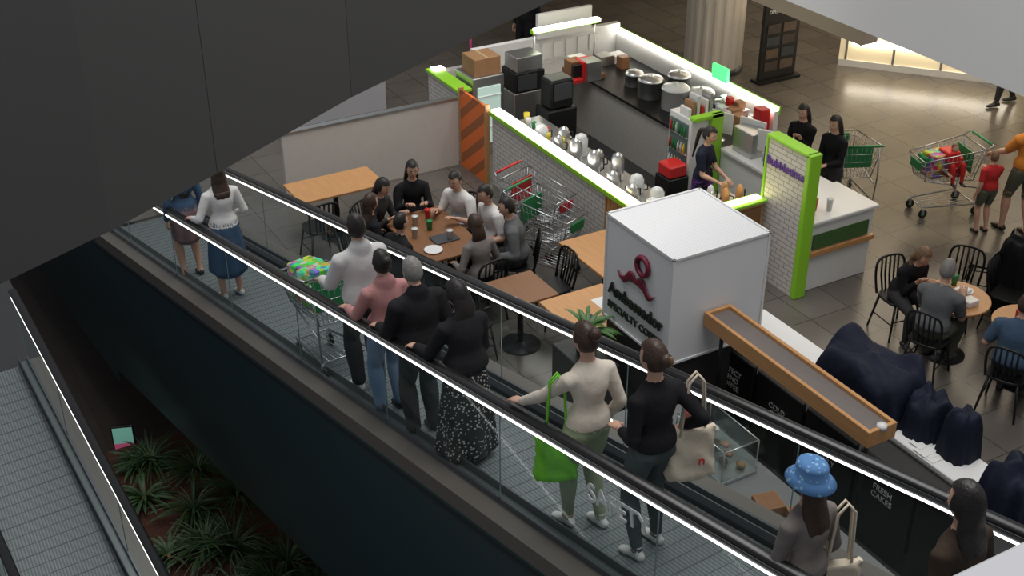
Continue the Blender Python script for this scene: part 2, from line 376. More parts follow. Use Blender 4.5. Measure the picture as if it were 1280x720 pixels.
        k=[0,.18,.4,.5,.65,.85,1.0]
        bare=[(q,r,r) for (q,r),kk in zip(full,k) if kk>=(min(pant,1) if not sk else 0)-.16]
        if pant>=1 and not sk: bare=[(Kn.lerp(An,.93),.034,.034),(An,.033,.033)]
        part(etube(bare,5,20),skin)
        if pant>0 and bottom is not None:
            o=[]
            for (q,r),kk in zip(full,k):
                if kk<=min(pant,1)+.02: o.append((q,r+.008+(.020*kk if pant>1 else 0),r+.008+(.020*kk if pant>1 else 0)))
            if len(o)>=2: part(etube(o,5,20),bottom)
        z=An.z-.05
        part(etube([(V((An.x,An.y-.055,z+.005)),.034,.036),(V((An.x,An.y+.02,z+.0)),.038,.040),(V((An.x+sgn*.01,An.y+.10,z-.008-slope*.1)),.044,.028),(V((An.x+sgn*.012,An.y+.155,z-.014-slope*.15)),.036,.020)],3,16),shoes)
        part(etube([(An+V((0,0,.02)),.036,.036),(V((An.x,An.y+.0,z+.02)),.04,.045)],2,16),shoes if pant>.9 else skin)
    if sk:
        hemz,rad,sm_=skirt
        cz=lambda z:V((0,.0,z))
        part(etube([(sp(.10),.145*bw,.11),(sp(.0),.19*bw,.145),(cz((P+hemz)/2),(.19+rad)/2,(.15+rad*.9)/2),(cz(hemz),rad,rad*.85)],6,48,fold=.10),sm_)
    if apron:
        part(etube([(sp(.06),.165*bw,.125),(sp(-.08),.185,.14),(V((0,0,P-.42)),.19,.15)],5,30),apron)
    me=bpy.data.meshes.new('tmp'); me.from_pydata([tuple(v) for v in T.v],[],T.f); me.update()
    to=bpy.data.objects.new('tmp',me); S.collection.objects.link(to)
    rm=to.modifiers.new('r','REMESH'); rm.mode='VOXEL'; rm.voxel_size=vox
    sm=to.modifiers.new('s','SMOOTH'); sm.factor=.5; sm.iterations=4
    dg=bpy.context.evaluated_depsgraph_get(); ev=to.evaluated_get(dg); rme=ev.to_mesh()
    kd=KDTree(len(T.f)); 
    for i,f in enumerate(T.f):
        if len(f)>4: q=V((0,0,-99))
        else: q=sum((V(T.v[k]) for k in f),V())/len(f)
        kd.insert(q,i)
    kd.balance()
    out=MB()
    out.v=[tuple(v.co) for v in rme.vertices]; 
    for m_ in T.mats: out.mi(m_)
    for pl in rme.polygons:
        out.f.append(tuple(pl.vertices)); out.m.append(T.m[kd.find(pl.center)[1]]); out.sm.append(True)
    ev.to_mesh_clear(); bpy.data.objects.remove(to); bpy.data.meshes.remove(me)
    for E,W,sgn in arms:
        d=(W-E).normalized()
        gr=bool(grip) and sgn<0
        if gr: d=V((-.05,1,-K)).normalized()
        side_=V((0,1,0)) if abs(d.y)<.8 else V((-sgn,0,0))
        if abs(d.y)>=.55: side_=V((-sgn,0,0))
        side_=(side_-d*side_.dot(d)).normalized(); pn=d.cross(side_)
        want=V((-sgn,0,-.3)) if abs(d.y)<.55 else V((0,0,-1))
        if pn.dot(want)<0: pn=-pn
        def lp(a,b,c): return W+d*a+side_*b+pn*c
        rg=[]
        for a,w,t in ((-.02,.024,.02),(.0,.027,.02),(.03,.038,.016),(.07,.043,.014),(.088,.040,.011)):
            rg.append([lp(a,w*math.cos(q),t*math.sin(q)) for q in [2*math.pi*z/12 for z in range(12)]])
        out.loft(rg,skin)
        for fi,(off,ln) in enumerate(((.031,.068),(.011,.078),(-.011,.072),(-.030,.056))):
            b0=lp(.075,off,0); p1=lp(.075+ln*.45,off*1.1,.008); p2=lp(.075+ln*.75,off*1.1,.022 if gr else .026); p3=lp(.075+ln*.88,off*1.08,.03 if gr else .046)
            out.tube([b0,p1,p2,p3],[.0095,.0088,.008,.006],skin,7)
        out.tube([lp(.02,.028,.0),lp(.05,.052,.008),lp(.078,.058,.022),lp(.095,.054,.034)],[.013,.0115,.010,.007],skin,7)
    def hp3(p): return hc+HM@p
    nU,nV=36,26; rings=[]
    for i in range(nV+1):
        ph=math.pi*(i+.02)/(nV+.04); ring=[]
        for j in range(nU):
            th=2*math.pi*j/nU; x=math.sin(ph)*math.cos(th); y=math.sin(ph)*math.sin(th); z=-math.cos(ph)
            X=.074*x; Y=.092*y; Z=.114*z
            if z<0:
                tt=-z; X*=1-.28*tt*tt; Y*= 1-.12*tt; Y+=.012*tt*(1 if y>0 else .2)
            g=lambda cx,cz,w: math.exp(-(((x-cx)**2)+((z-cz)**2))/(w*w))*(1 if y>0 else 0)
            Y+=.020*g(0,-.16,.12)+.009*g(0,0,.10)-.008*g(.36,.04,.16)-.008*g(-.36,.04,.16)+.007*g(0,-.52,.14)-.004*g(0,-.40,.07)+.008*g(0,-.85,.2)
            ring.append(hp3(V((X,Y,Z))))
        rings.append(ring)
    out.loft(rings,skin)
    for sg in (-1,1):
        out.ell(hp3(V((sg*.028,.075,.004))),.012,.011,.008,eyew,HM,10,6); out.ell(hp3(V((sg*.028,.084,.004))),.006,.004,.006,eyed,HM,8,6)
        out.tube([hp3(V((sg*.014,.088,.024))),hp3(V((sg*.03,.085,.028))),hp3(V((sg*.045,.074,.024)))],[.003,.004,.002],hair,6)
        out.ell(hp3(V((sg*.074,-.003,-.008))),.009,.018,.030,skin,HM@Matrix.Rotation(sg*.3,3,'Z'),10,8)
    out.ell(hp3(V((0,.090,-.055))),.022,.008,.0075,lipm,HM,12,6)
    hv=[];hf=[];idx={}
    for i in range(nV+1):
        ph=math.pi*(i+.02)/(nV+.04)
        for j in range(nU):
            th=2*math.pi*j/nU; x=math.sin(ph)*math.cos(th); y=math.sin(ph)*math.sin(th); z=-math.cos(ph)
            k=1.13+.03*noise.noise(V((x*5,y*5,z*3)))
            if hs!='short': k+=.03
            if z<-.2: k-=.10*min(1,(-z-.2)*2.0)
            hv.append(hp3(V((.074*x*k,.094*y*k-.004,.114*z*k+.003))))
            face_=(y>.30 and z<.52+.1*abs(x)) or (y>-.05 and z<(.05 if hs=='short' else -.05)) or z<-.62
            if hs=='long': face_=(y>.42 and z<.50) or (y>.1 and z<-.25) or z<-.85
            idx[(i,j)]=not face_
    for i in range(nV):
        for j in range(nU):
            j2=(j+1)%nU
            if idx[(i,j)] and idx[(i+1,j)] and idx[(i,j2)] and idx[(i+1,j2)]: hf.append((i*nU+j,i*nU+j2,(i+1)*nU+j2,(i+1)*nU+j))
    out.add(hv,hf,hair,True)
    if hs=='long':
        q=hc
        A_=[(q+HM@V((0,-.035,.03)),.078,.065),(q+HM@V((0,-.055,-.06)),.085,.055),(q+HM@V((0,-.06,-.13)),.092,.048),(q+V((0,-.095,-.22)),.098,.04)]
        e=q+V((0,-.115,-.16-hl)); A_+=[(V((e.x,e.y,q.z-.10-hl*.7)),.092,.036),(e,.05,.018)]
        out.loft(etube(A_,5,30,fold=.05),hair)
    if hs in('bun','claw'):
        out.ell(hc+HM@V((0,-.110,.060 if hs=='bun' else .01)),.048,.042,.048,hair,HM,14,10)
        if hs=='claw': out.ell(hc+HM@V((0,-.148,.02)),.018,.02,.032,mat('hair_claw',(.16,.08,.035),.3),HM,10,8)
    if hs=='pony':
        out.loft(etube([(hc+HM@V((0,-.10,.04)),.025,.025),(hc+HM@V((0,-.15,.0)),.036,.03),(hc+HM@V((0,-.15,-.12)),.034,.028),(hc+HM@V((0,-.13,-.12-hl*.6)),.01,.01)],5,14),hair)
    if hat:
        r_=[]
        for rr,zz in ((.150,-.012),(.152,-.008),(.112,.035),(.100,.045),(.096,.10),(.086,.122),(.05,.132),(.004,.134)):
            r_.append([hp3(V((rr*.92*math.cos(2*math.pi*q/28),rr*1.08*math.sin(2*math.pi*q/28)-.005,zz+.02))) for q in range(28)])
        out.loft(r_,hat,cap=False)
    return out.build(name,loc,R(face)-R(90),scale=sc)
TF=90+4.1
def tperson(name,u,s,dface=0,g=None,**k):
    if g: k['grip']=(-.22-u,g)
    return person(name,TP(u,s,0),TF+dface,slope=K,**k)
olive=cloth('sage_leggings',(.25,.30,.19)); creamt=cloth('ivory_knit',(.66,.59,.50)); blackt=cloth('black_cloth',(.013,.013,.015)); charc=cloth('charcoal_leggings',(.06,.075,.08))
whitet=cloth('white_cotton',(.64,.63,.62)); pinkt=cloth('dusty_pink',(.47,.23,.22)); denim=cloth('denim_blue',(.045,.085,.15)); ltdenim=cloth('washed_denim',(.15,.22,.33))
greyt=cloth('grey_knit',(.19,.17,.16)); brownt=cloth('brown_knit',(.045,.03,.022)); purple=cloth('purple_cloth',(.10,.03,.20)); orange=cloth('orange_shirt',(.60,.22,.04))
blue=cloth('slate_blue_shirt',(.06,.10,.16)); redt=cloth('red_shirt',(.45,.03,.03)); khaki=cloth('khaki_shorts',(.10,.11,.08)); dgrey=cloth('dark_grey_cloth',(.035,.035,.038)); mgrey=cloth('mid_grey_shirt',(.12,.125,.13))
floral=mat('floral_skirt',(.012,.012,.014),.8,kind='dots',col2=(.5,.48,.45),sc=36)
hatm=mat('blue_bucket_hat',(.08,.20,.42),.85,kind='dots',col2=(.22,.42,.62),sc=30)
tperson('woman_in_white_top',.08,.02,g=.42,H=1.66,top=creamt,bottom=olive,shoes=shoeW,hair=hairBr,hs='bun',hands=(None,(.22,.06,.86)),feet=((-.07,.10,0),(.10,-.07,0)),hy=6,hp=12)
tperson('woman_in_black_top',.20,-.52,H=1.66,top=blackt,bottom=charc,shoes=shoeW,hair=hairBr,hs='claw',sleeve=.9,hands=((-.14,.20,1.0),(.20,-.02,1.0)),feet=((-.10,-.02,0),(.13,.05,0)),hy=10,hp=8)
tperson('woman_in_long_skirt',.02,1.48,g=.34,H=1.58,top=blackt,bottom=blackt,hair=hairK,hs='long',hl=.30,bulk=1.08,loose=.02,skirt=(.14,.27,floral),shoes=shoeW,hands=(None,(.12,.28,1.05)),hy=15,hp=15,lean=8)
tperson('man_in_dark_jacket',-.02,2.10,g=.32,H=1.62,fem=False,top=blackt,bottom=dgrey,hair=hairG,hs='short',bulk=1.08,loose=.02,hands=(None,(.2,.15,.95)),hp=10,lean=8,pant=1.2,collar=blackt)
tperson('woman_in_pink_hoodie',-.02,2.68,g=.32,H=1.56,top=pinkt,bottom=ltdenim,hair=hairK,hs='bun',bulk=1.08,loose=.015,pant=1.2,collar=pinkt)
tperson('man_in_white_hoodie',.08,3.28,H=1.72,fem=False,top=whitet,bottom=dgrey,hair=hairK,hs='short',bulk=1.06,loose=.012,hands=((-.22,.36,1.0),(.22,.36,1.0)),shoes=shoeW,collar=whitet,pant=1.2,lean=6)
tperson('woman_in_blue_skirt',.06,6.55,g=.2,H=1.64,top=whitet,bottom=denim,hair=hairBr,hs='long',hl=.22,skirt=(.38,.22,denim),shoes=shoeW,pant=0,hands=(None,(.24,.2,.95)))
tperson('woman_in_mauve_skirt',-.02,7.6,H=1.62,top=denim,bottom=purple,hair=hairK,hs='long',skirt=(.55,.17,cloth('mauve_cloth',(.2,.13,.13))),pant=0,shoes=shoeK)
tperson('woman_in_bucket_hat',-.03,-2.05,H=1.50,top=greyt,bottom=dgrey,hair=hairBr,hs='long',hl=.28,hat=hatm,hands=((-.16,.25,.95),(.22,.1,.85)))
tperson('woman_in_brown_top',.24,-2.78,H=1.60,top=brownt,bottom=blackt,hair=hairK,hs='long',hl=.38)
# ---------------------------------------------------------------- bags
def tote(name,loc,rz,m,w=.36,h=.38,strap=.28):
    mb=MB(); rings=[]
    for k in range(13):
        t=k/12; z=-h*(1-t); ww=w/2*(1-.10*t+.04*math.sin(t*9)); tt=.065*(1-.8*t)+.008
        if k==0: ww*=.86; tt*=.5
        rings.append([V((ww*math.copysign(abs(math.cos(q))**.5,math.cos(q))+.006*math.sin(k*2.1),tt*math.copysign(abs(math.sin(q))**.7,math.sin(q))+.010*math.sin(q*5+k),z)) for q in [2*math.pi*j/36 for j in range(36)]])
    mb.loft(rings,m)
    for yy in (-.015,.02):
        pts=[V((-w*.26,yy,-.05)),V((-w*.22,yy,.05)),V((-.05,yy,strap*.85)),V((0,yy,strap)),V((.05,yy,strap*.85)),V((w*.22,yy,.05)),V((w*.26,yy,-.05))]
        mb.tube(pts,.009,m,6)
    return mb.build(name,loc,rz)
gbag=cloth('green_bag',(.18,.55,.05)); tbag=cloth('natural_canvas',(.60,.52,.41))
tote('green_shopping_bag',TP(-.12,.10,.86),R(-30)+ta,gbag,.30,.38,.48)
b_=tote('canvas_tote_bag',TP(.44,-.62,.98),R(-20)+ta,tbag,.34,.40,.42)
text('n','tote_print',.10,(.05,-.078,-.22),(R(90),0,0),red,parent=b_)
tote('canvas_tote_bag',TP(.17,-2.12,.80),R(-20)+ta,tbag,.32,.36,.42)
# ---------------------------------------------------------------- shopping cart
chrome=mat('cart_chrome',(.45,.46,.47),.25,.9)
def cart(name,loc,rz,goods=None,acc=greenp,tilt=None):
    mb=MB(); c=lambda a,b,r=.005,m=chrome:mb.cyl(a,b,r,m,n=5)
    bot=[(-.19,-.30,.50),(.19,-.30,.50),(.15,.42,.55),(-.15,.42,.55)]; top=[(-.28,-.36,.98),(.28,-.36,.98),(.21,.50,.86),(-.21,.50,.86)]
    lr=lambda p,q,t:V(p).lerp(V(q),t)
    for k in range(4):
        c(bot[k],bot[(k+1)%4],.007); c(top[k],top[(k+1)%4],.010); c(bot[k],top[k],.008)
        n=13 if k%2 else 8
        for i in range(1,n):
            c(lr(bot[k],bot[(k+1)%4],i/n),lr(top[k],top[(k+1)%4],i/n),.003)
        for t in (.25,.5,.75): c(lr(bot[k],top[k],t),lr(bot[(k+1)%4],top[(k+1)%4],t),.004)
    for i in range(1,9): c(lr(bot[0],bot[1],i/9),lr(bot[3],bot[2],i/9),.003)
    for i in range(1,6): c(lr(bot[0],bot[3],i/6),lr(bot[1],bot[2],i/6),.003)
    mb.tube([(-.28,-.36,.98),(-.28,-.46,1.03),(.28,-.46,1.03),(.28,-.36,.98)],.010,chrome,8); mb.cyl((-.24,-.46,1.03),(.24,-.46,1.03),.018,acc,n=10)
    mb.box(-.2,.2,-.24,-.225,.62,.92,acc); mb.rbox(-.12,.12,.49,.52,.70,.82,acc,.005)
    for sg in (-1,1):
        mb.tube([(sg*.24,-.36,.95),(sg*.25,-.40,.55),(sg*.25,-.36,.16),(sg*.17,.40,.16)],.012,chrome,8)
        mb.tube([(sg*.25,-.38,.40),(sg*.15,.35,.53)],.010,chrome,8)
        for yy,xx in ((-.36,.25),(.40,.17)):
            mb.cyl((sg*xx,yy,.16),(sg*xx,yy,.10),.014,steel,n=8)
            mb.cyl((sg*xx-.012,yy-.02,.062),(sg*xx+.012,yy-.02,.062),.062,rubber,n=16); mb.cyl((sg*xx-.015,yy-.02,.062),(sg*xx+.015,yy-.02,.062),.03,acc,n=10)
            mb.box(sg*xx-.02,sg*xx-.015,yy-.03,yy+.01,.05,.13,steel); mb.box(sg*xx+.015,sg*xx+.02,yy-.03,yy+.01,.05,.13,steel)
    c((-.25,-.36,.16),(.25,-.36,.16),.01); c((-.17,.40,.16),(.17,.40,.16),.01)
    for i in range(1,7): c(lr((-.25,-.36,.16),(.25,-.36,.16),i/7),lr((-.17,.4,.16),(.17,.4,.16),i/7),.004)
    if goods:
        rnd=random.Random(sum(map(ord,name))+int(loc[0]*100))
        for gx,gy,gz,sx,sy,sz,gm in goods:
            mb.rbox(gx-sx,gx+sx,gy-sy,gy+sy,gz,gz+sz,gm,.015,Matrix.Translation((gx,gy,0))@Matrix.Rotation(rnd.uniform(-.3,.3),4,'Z')@Matrix.Translation((-gx,-gy,0)))
    o=mb.build(name,loc,rz)
    if tilt is not None: o.rotation_euler=(tilt,0,rz)
    return o
bagm=mat('printed_bag',(.1,.35,.08),.6,kind='patch',sc=16)
cart('shopping_cart',TP(.08,4.05,0),ta,[(0,.0,.56,.16,.13,.40,bagm),(0,.27,.58,.14,.12,.38,bagm),(.02,-.12,.6,.15,.08,.40,bagm)],tilt=-math.atan(K))
cart('shopping_cart',(7.50,12.30,0),R(200),acc=greenp)
cart('shopping_cart',(7.66,12.82,0),R(200),acc=red)
mixg=mat('mixed_groceries',(.35,.12,.06),.5,kind='patch',sc=14)
cart('shopping_cart',(13.15,10.98,0),R(75),[(0,.2,.56,.13,.15,.34,mixg),(.0,-.05,.55,.15,.1,.3,red),(.05,.3,.7,.1,.1,.15,greenp),(-.05,.05,.8,.12,.1,.14,red)])
cart('shopping_cart',(12.2,11.85,0),R(-25),acc=greenp)
# ---------------------------------------------------------------- chairs & tables
def chair(name,loc,rz):
    mb=MB()
    r=[]
    for k in range(20):
        t=2*math.pi*k/20; r.append((.20*math.copysign(abs(math.cos(t))**.6,math.cos(t)),.20*math.copysign(abs(math.sin(t))**.6,math.sin(t))))
    mb.loft([[V((x,y,.44)) for x,y in r],[V((x*1.03,y*1.03,.455)) for x,y in r],[V((x,y,.47)) for x,y in r]],blackm)
    for sx in (-1,1):
        for sy in (-1,1): mb.cyl((sx*.15,sy*.15,.45),(sx*.21,sy*.21,0),.016,blackm,.012,n=8)
        mb.cyl((sx*.185,-.185,.2),(sx*.185,.185,.2),.008,blackm,n=6)
    mb.cyl((-.185,.185,.24),(.185,.185,.24),.008,blackm,n=6)
    hoop=[V((-.185,-.17,.46)),V((-.20,-.21,.65)),V((-.19,-.235,.80)),V((-.13,-.25,.87)),V((0,-.255,.885)),V((.13,-.25,.87)),V((.19,-.235,.80)),V((.20,-.21,.65)),V((.185,-.17,.46))]
    mb.tube([V(list(a)) for a in catm([np.array(h) for h in hoop],3)],.015,blackm,8)
    for x in (-.115,-.06,0,.06,.115): mb.tube([(x*.85,-.18,.46),(x,-.225,.66),(x,-.25,.87)],.012,blackm,6)
    return mb.build(name,loc,rz)
def table(name,loc,sx,sy,rz=0,h=.75,top=woodO,items=None,rnd=False,legm=blackm):
    mb=MB()
    if rnd:
        mb.lathe((0,0,0),[(sx-.01,h-.035),(sx,h-.025),(sx,h-.006),(sx-.006,h)],top,40)
    else: mb.rbox(-sx,sx,-sy,sy,h-.035,h,top,.006)
    mb.cyl((0,0,.02),(0,0,h-.035),.035,legm,n=14)
    mb.box(-min(sx,.25),min(sx,.25),-.03,.03,h-.06,h-.035,legm)
    mb.lathe((0,0,0),[(.24,0),(.24,.012),(.06,.03),(.035,.05)],legm,28)
    for it in (items or []):
        k,x,y=it
        if k=='plate': mb.lathe((x,y,h),[(.05,0),(.11,.015),(.115,.018),(.10,.012)],white,22)
        if k=='bowl': mb.lathe((x,y,h),[(.04,0),(.09,.06),(.085,.06),(.03,.02)],white,22)
        if k=='red': mb.lathe((x,y,h),[(.05,0),(.12,.02),(.11,.02)],red,22)
        if k=='cup': mb.lathe((x,y,h),[(.03,0),(.04,.12),(.042,.12),(.042,.13),(.0,.135)],plast,14)
        if k=='gcup': mb.lathe((x,y,h),[(.03,0),(.04,.12),(.042,.13),(.0,.135)],greenp,14)
        if k=='rcup': mb.lathe((x,y,h),[(.03,0),(.04,.14),(.042,.15),(.0,.155)],red,14)
        if k=='phone': mb.rbox(x-.04,x+.04,y-.08,y+.08,h,h+.01,blackm,.003)
        if k=='tray': mb.rbox(x-.16,x+.16,y-.11,y+.11,h,h+.02,dsteel,.006)
        if k=='paper': mb.box(x-.1,x+.1,y-.14,y+.14,h,h+.003,paper)
        if k=='box': mb.rbox(x-.08,x+.08,y-.07,y+.07,h,h+.07,white,.008)
    return mb.build(name,loc,rz)
table('dining_table',(10.42,8.28,0),.40,.40,rnd=True,items=[('red',-.1,.12),('bowl',.14,-.02),('cup',-.2,-.1),('box',.02,-.2),('gcup',.2,.2),('box',.12,.0)])
table('dining_table',(10.72,7.45,0),.42,.42,rnd=True,items=[('rcup',-.12,.1)])
table('cafe_table',(7.62,11.1,0),.36,.50)
table('cafe_table',(6.75,10.0,0),.42,.50,items=[('paper',.2,.1),('phone',-.1,-.1)])
table('cafe_table',(6.30,10.85,0),.32,.32,top=woodD)
table('cafe_table',(5.55,14.45,0),.6,.32,top=woodO)
table('cafe_table',(6.05,12.55,0),.40,.65,top=woodD,items=[('cup',-.1,.3),('rcup',.1,.35),('gcup',.0,.1),('tray',.05,-.2),('cup',.1,-.25),('plate',-.2,-.4),('cup',-.25,.0)])
def seated(name,x,y,face,chairs=True,**k):
    f=R(face)
    if chairs: chair('dining_chair',(x-.02*math.cos(f),y-.02*math.sin(f),0),f-R(90))
    k.setdefault('H',1.65); k.setdefault('pant',1.0); sc=k['H']/1.7
    return person(name,(x,y,0),face,sit=.47/sc,**k)
seated('seated_man_in_white_shirt',6.66,12.92,200,H=1.74,fem=False,top=whitet,bottom=dgrey,hs='short',sleeve=.42,lean=12,hp=15,hands=((-.2,.35,.82),(.15,.35,.82)),hy=10)
seated('seated_woman_in_black',6.22,13.48,255,H=1.7,top=blackt,bottom=blackt,hs='long',hp=10,hands=((-.12,.30,.85),(.12,.3,.85)))
seated('seated_woman_in_dark_jumper',5.62,13.30,300,H=1.68,top=dgrey,bottom=blackt,hs='long',lean=10,hp=20,hands=((-.12,.32,.85),(.12,.3,.85)))
seated('seated_man_in_white_tee',6.80,12.36,180,H=1.7,fem=False,top=whitet,bottom=dgrey,hs='short',sleeve=.42,lean=10,hp=15)
seated('seated_man_in_grey_jacket',6.84,11.84,150,H=1.72,fem=False,top=mgrey,bottom=dgrey,hs='short',bulk=1.08,lean=12,hp=10)
seated('seated_woman_in_grey_top',6.22,11.62,95,top=greyt,bottom=blackt,hair=hairBr,hs='long',lean=12,hp=15)
seated('seated_woman_in_black_coat',5.30,12.85,10,top=blackt,bottom=blackt,hs='long',hair=hairBr,lean=8)
seated('seated_man_in_black_tee',5.38,12.20,10,fem=False,top=blackt,bottom=dgrey,hs='short',lean=10)
seated('seated_man_in_grey_tee',9.95,8.12,20,H=1.76,fem=False,top=mgrey,bottom=khaki,hair=hairG,hs='short',sleeve=.42,lean=14,hp=15,hy=5,bulk=1.1,hands=((-.12,.36,.84),(.14,.36,.84)))
seated('seated_woman_eating',10.28,8.92,262,top=blackt,bottom=dgrey,hair=hairBl,hs='long',hl=.12,lean=24,hp=28,hands=((-.08,.34,.85),(.08,.34,.88)))
seated('seated_man_in_blue_tee',10.15,7.20,25,H=1.72,fem=False,top=blue,bottom=dgrey,hair=hairBr,hs='short',sleeve=.42,lean=12,hp=12,bulk=1.12)
for x,y,r_ in ((11.05,8.75,120),(11.45,8.35,200),(11.6,7.9,90),(11.85,9.05,40)): chair('dining_chair',(x,y,0),R(r_))
chair('dining_chair',(5.1,13.95,0),R(0)); chair('dining_chair',(6.9,11.15,0),R(90)); chair('dining_chair',(5.7,10.9,0),R(-90))
person('kiosk_attendant',(9.72,12.0,0),300,H=1.6,top=navy,bottom=blackt,apron=purple,hs='pony',sleeve=.42,hands=((.0,.35,1.0),(.2,.32,1.0)),hp=15,hl=.5)
person('woman_customer',(11.36,11.98,0),200,H=1.6,top=blackt,bottom=blackt,hs='long',hands=((-.08,.22,1.25),(.15,.25,1.05)),hp=12)
person('woman_customer',(11.45,11.45,0),190,H=1.6,top=blackt,bottom=dgrey,hs='long',hl=.3,hands=((-.1,.3,1.05),(.1,.3,1.05)),hp=10)
person('boy_in_red_shirt',(13.12,10.22,0),75,H=1.18,fem=False,top=redt,bottom=khaki,hair=hairBl,hs='short',sleeve=.42,pant=.45,shoes=shoeK,hands=(None,(.1,.3,1.2)))
person('man_in_orange_shirt',(13.50,10.0,0),80,H=1.76,fem=False,top=orange,bottom=khaki,hair=hairBr,hs='short',sleeve=.42,pant=.5,bulk=1.1,hands=((-.2,.4,1.0),(.2,.4,1.0)),feet=((-.1,.12,0),(.1,-.12,0)))
person('distant_shopper',(17.0,13.3,0),160,H=1.75,fem=False,top=dgrey,bottom=dgrey,hs='short',feet=((-.1,.2,0),(.1,-.2,0)))
person('toddler_in_cart',(13.12,10.9,.5),255,H=.95,fem=False,top=greyt,bottom=redt,sit=.1,hair=hairBl,hs='short')
person('distant_worker',(10.9,18.6,0),200,H=1.7,fem=False,top=blackt,bottom=blackt,hs='short')
# ---------------------------------------------------------------- bubble-tea kiosk
mb=MB()
mb.box(8.12,8.28,11.9,14.80,0,1.08,brick); mb.box(8.12,8.28,11.0,11.9,0,1.08,woodO)
mb.box(8.10,8.30,11.0,14.82,1.08,1.12,white); mb.box(8.085,8.105,11.0,14.82,1.07,1.13,lime); mb.box(8.12,8.25,11.95,14.82,1.12,1.15,led); mb.box(8.12,8.25,11.0,11.93,1.12,1.15,ledy)
mb.box(8.28,8.86,11.0,14.8,0,.88,white); mb.box(8.28,8.9,11.0,14.8,.88,.91,steel)
for i in range(11): mb.box(8.115,8.125,11.05+i*.08,11.06+i*.08,0,1.05,woodD)
mb.box(8.30,9.70,10.76,10.92,0,1.06,woodO); mb.box(8.28,9.72,10.72,10.94,1.06,1.09,lime); mb.box(8.32,9.68,10.79,10.89,1.09,1.11,ledy); mb.box(9.1,9.66,10.745,10.76,.1,1.0,woodD); mb.box(9.3,9.5,10.735,10.746,.35,.8,purple)
mb.box(8.8,9.7,10.92,11.45,0,.88,white); mb.box(8.8,9.7,10.92,11.45,.88,.91,steel)
mb.build('kiosk_counter')
mb=MB(); mb.box(8.04,8.08,14.88,15.62,0,1.2,mat('orange_panel',(.80,.17,.03),.5,kind='diag',col2=(.36,.11,.035),sc=.46)); mb.box(8.03,8.10,14.84,14.88,0,1.22,woodO); mb.box(8.03,8.10,15.62,15.65,0,1.22,woodO); mb.build('orange_partition')
mb=MB(); mb.box(8.08,8.2,15.70,16.75,0,1.1,brick); mb.box(8.05,8.28,15.70,16.78,1.1,1.14,lime); mb.box(8.2,8.7,16.6,16.75,0,1.1,brick); mb.box(8.12,8.3,16.6,16.75,1.14,1.16,led); mb.build('kiosk_counter')
mb=MB(); mb.box(5.3,8.02,15.66,15.73,0,1.05,cream); mb.box(5.28,8.02,15.64,15.75,1.05,1.07,steel); mb.build('partition_wall')
mb=MB(); mb.box(3.9,8.0,18.2,18.4,0,1.3,mat('grey_wall',(.38,.38,.40),.4)); mb.build('partition_wall')
mb=MB(); mb.box(9.74,9.86,10.14,10.82,0,1.88,brick); mb.rbox(9.72,9.90,10.06,10.14,0,1.92,lime,.01); mb.rbox(9.72,9.90,10.10,10.86,1.88,1.92,lime,.008); mb.rbox(9.72,9.90,10.82,10.86,0,1.9,lime,.008)
o=mb.build('kiosk_sign_pillar')
text('Bubbletime','sign_lettering',.15,(9.726,10.48,1.60),(R(90),0,-R(90)),mat('purple_ink',(.10,.02,.28),.5),o,bold=.003)
mb=MB(); mb.rbox(9.93,10.98,10.16,10.85,0,.92,white,.008); mb.rbox(9.91,11.02,10.12,10.9,.92,.97,white,.01); mb.box(9.92,11.0,10.11,10.16,.5,.56,woodO); mb.box(10.45,10.92,10.9,12.6,0,.90,white); mb.rbox(10.40,10.98,10.88,12.5,.90,.95,white,.008)
mb.box(10.0,10.9,10.14,10.155,.58,.78,mat('planter_green',(.05,.12,.03),.7,var=.4,vscale=30))
for i in range(10): mb.lathe((10.5+.35*random.random(),11.0+i*.15,.95),[(.03,0),(.035,.1),(.04,.12),(.0,.13)],random.choice([plast,white,red,greenp,plast,steel]),12)
mb.rbox(10.5,10.85,11.4,11.75,.95,1.25,blackm,.01); mb.rbox(10.5,10.8,12.0,12.4,.95,1.3,steel,.01)
mb.build('service_counter')
mb=MB(); mb.box(10.06,10.12,10.3,10.4,.97,1.02,yellowp)
for x,y,m_ in ((10.1,10.6,plast),(10.2,10.4,red),(10.05,10.35,white),(10.35,10.3,plast),(10.15,10.75,blackm),(10.3,10.7,greenp)): mb.lathe((x,y,.97),[(.03,0),(.04,.15),(.042,.16),(.0,.165)],m_,14)
mb.build('takeaway_cups')
for x,y,r_ in ((10.95,12.3,20),(10.75,12.75,20),(10.9,11.85,30)):
    mb=MB(); mb.rbox(-.2,.2,-.015,.015,.12,.42,white,.006); mb.cyl((0,0,0),(0,0,.15),.02,steel); mb.lathe((0,0,0),[(.09,0),(.09,.01),(.02,.02)],steel); mb.build('pos_screen',(x-.2,y,.95),R(r_-90))
stone=mat('stone_laminate',(.36,.35,.33),.5,var=.2,vscale=30)
mb=MB(); mb.box(10.32,11.42,13.2,16.3,0,.88,stone); mb.box(10.28,11.42,13.18,16.3,.88,.92,blackm)
mb.box(11.42,11.5,12.65,16.6,0,1.22,white); mb.box(11.50,11.53,12.65,16.62,1.15,1.27,lime); mb.box(11.385,11.49,12.65,16.6,1.22,1.27,led)
mb.box(8.8,11.5,16.62,16.72,0,1.35,white); mb.box(9.4,10.3,16.2,16.6,0,.9,stone); mb.build('kitchen_bench')
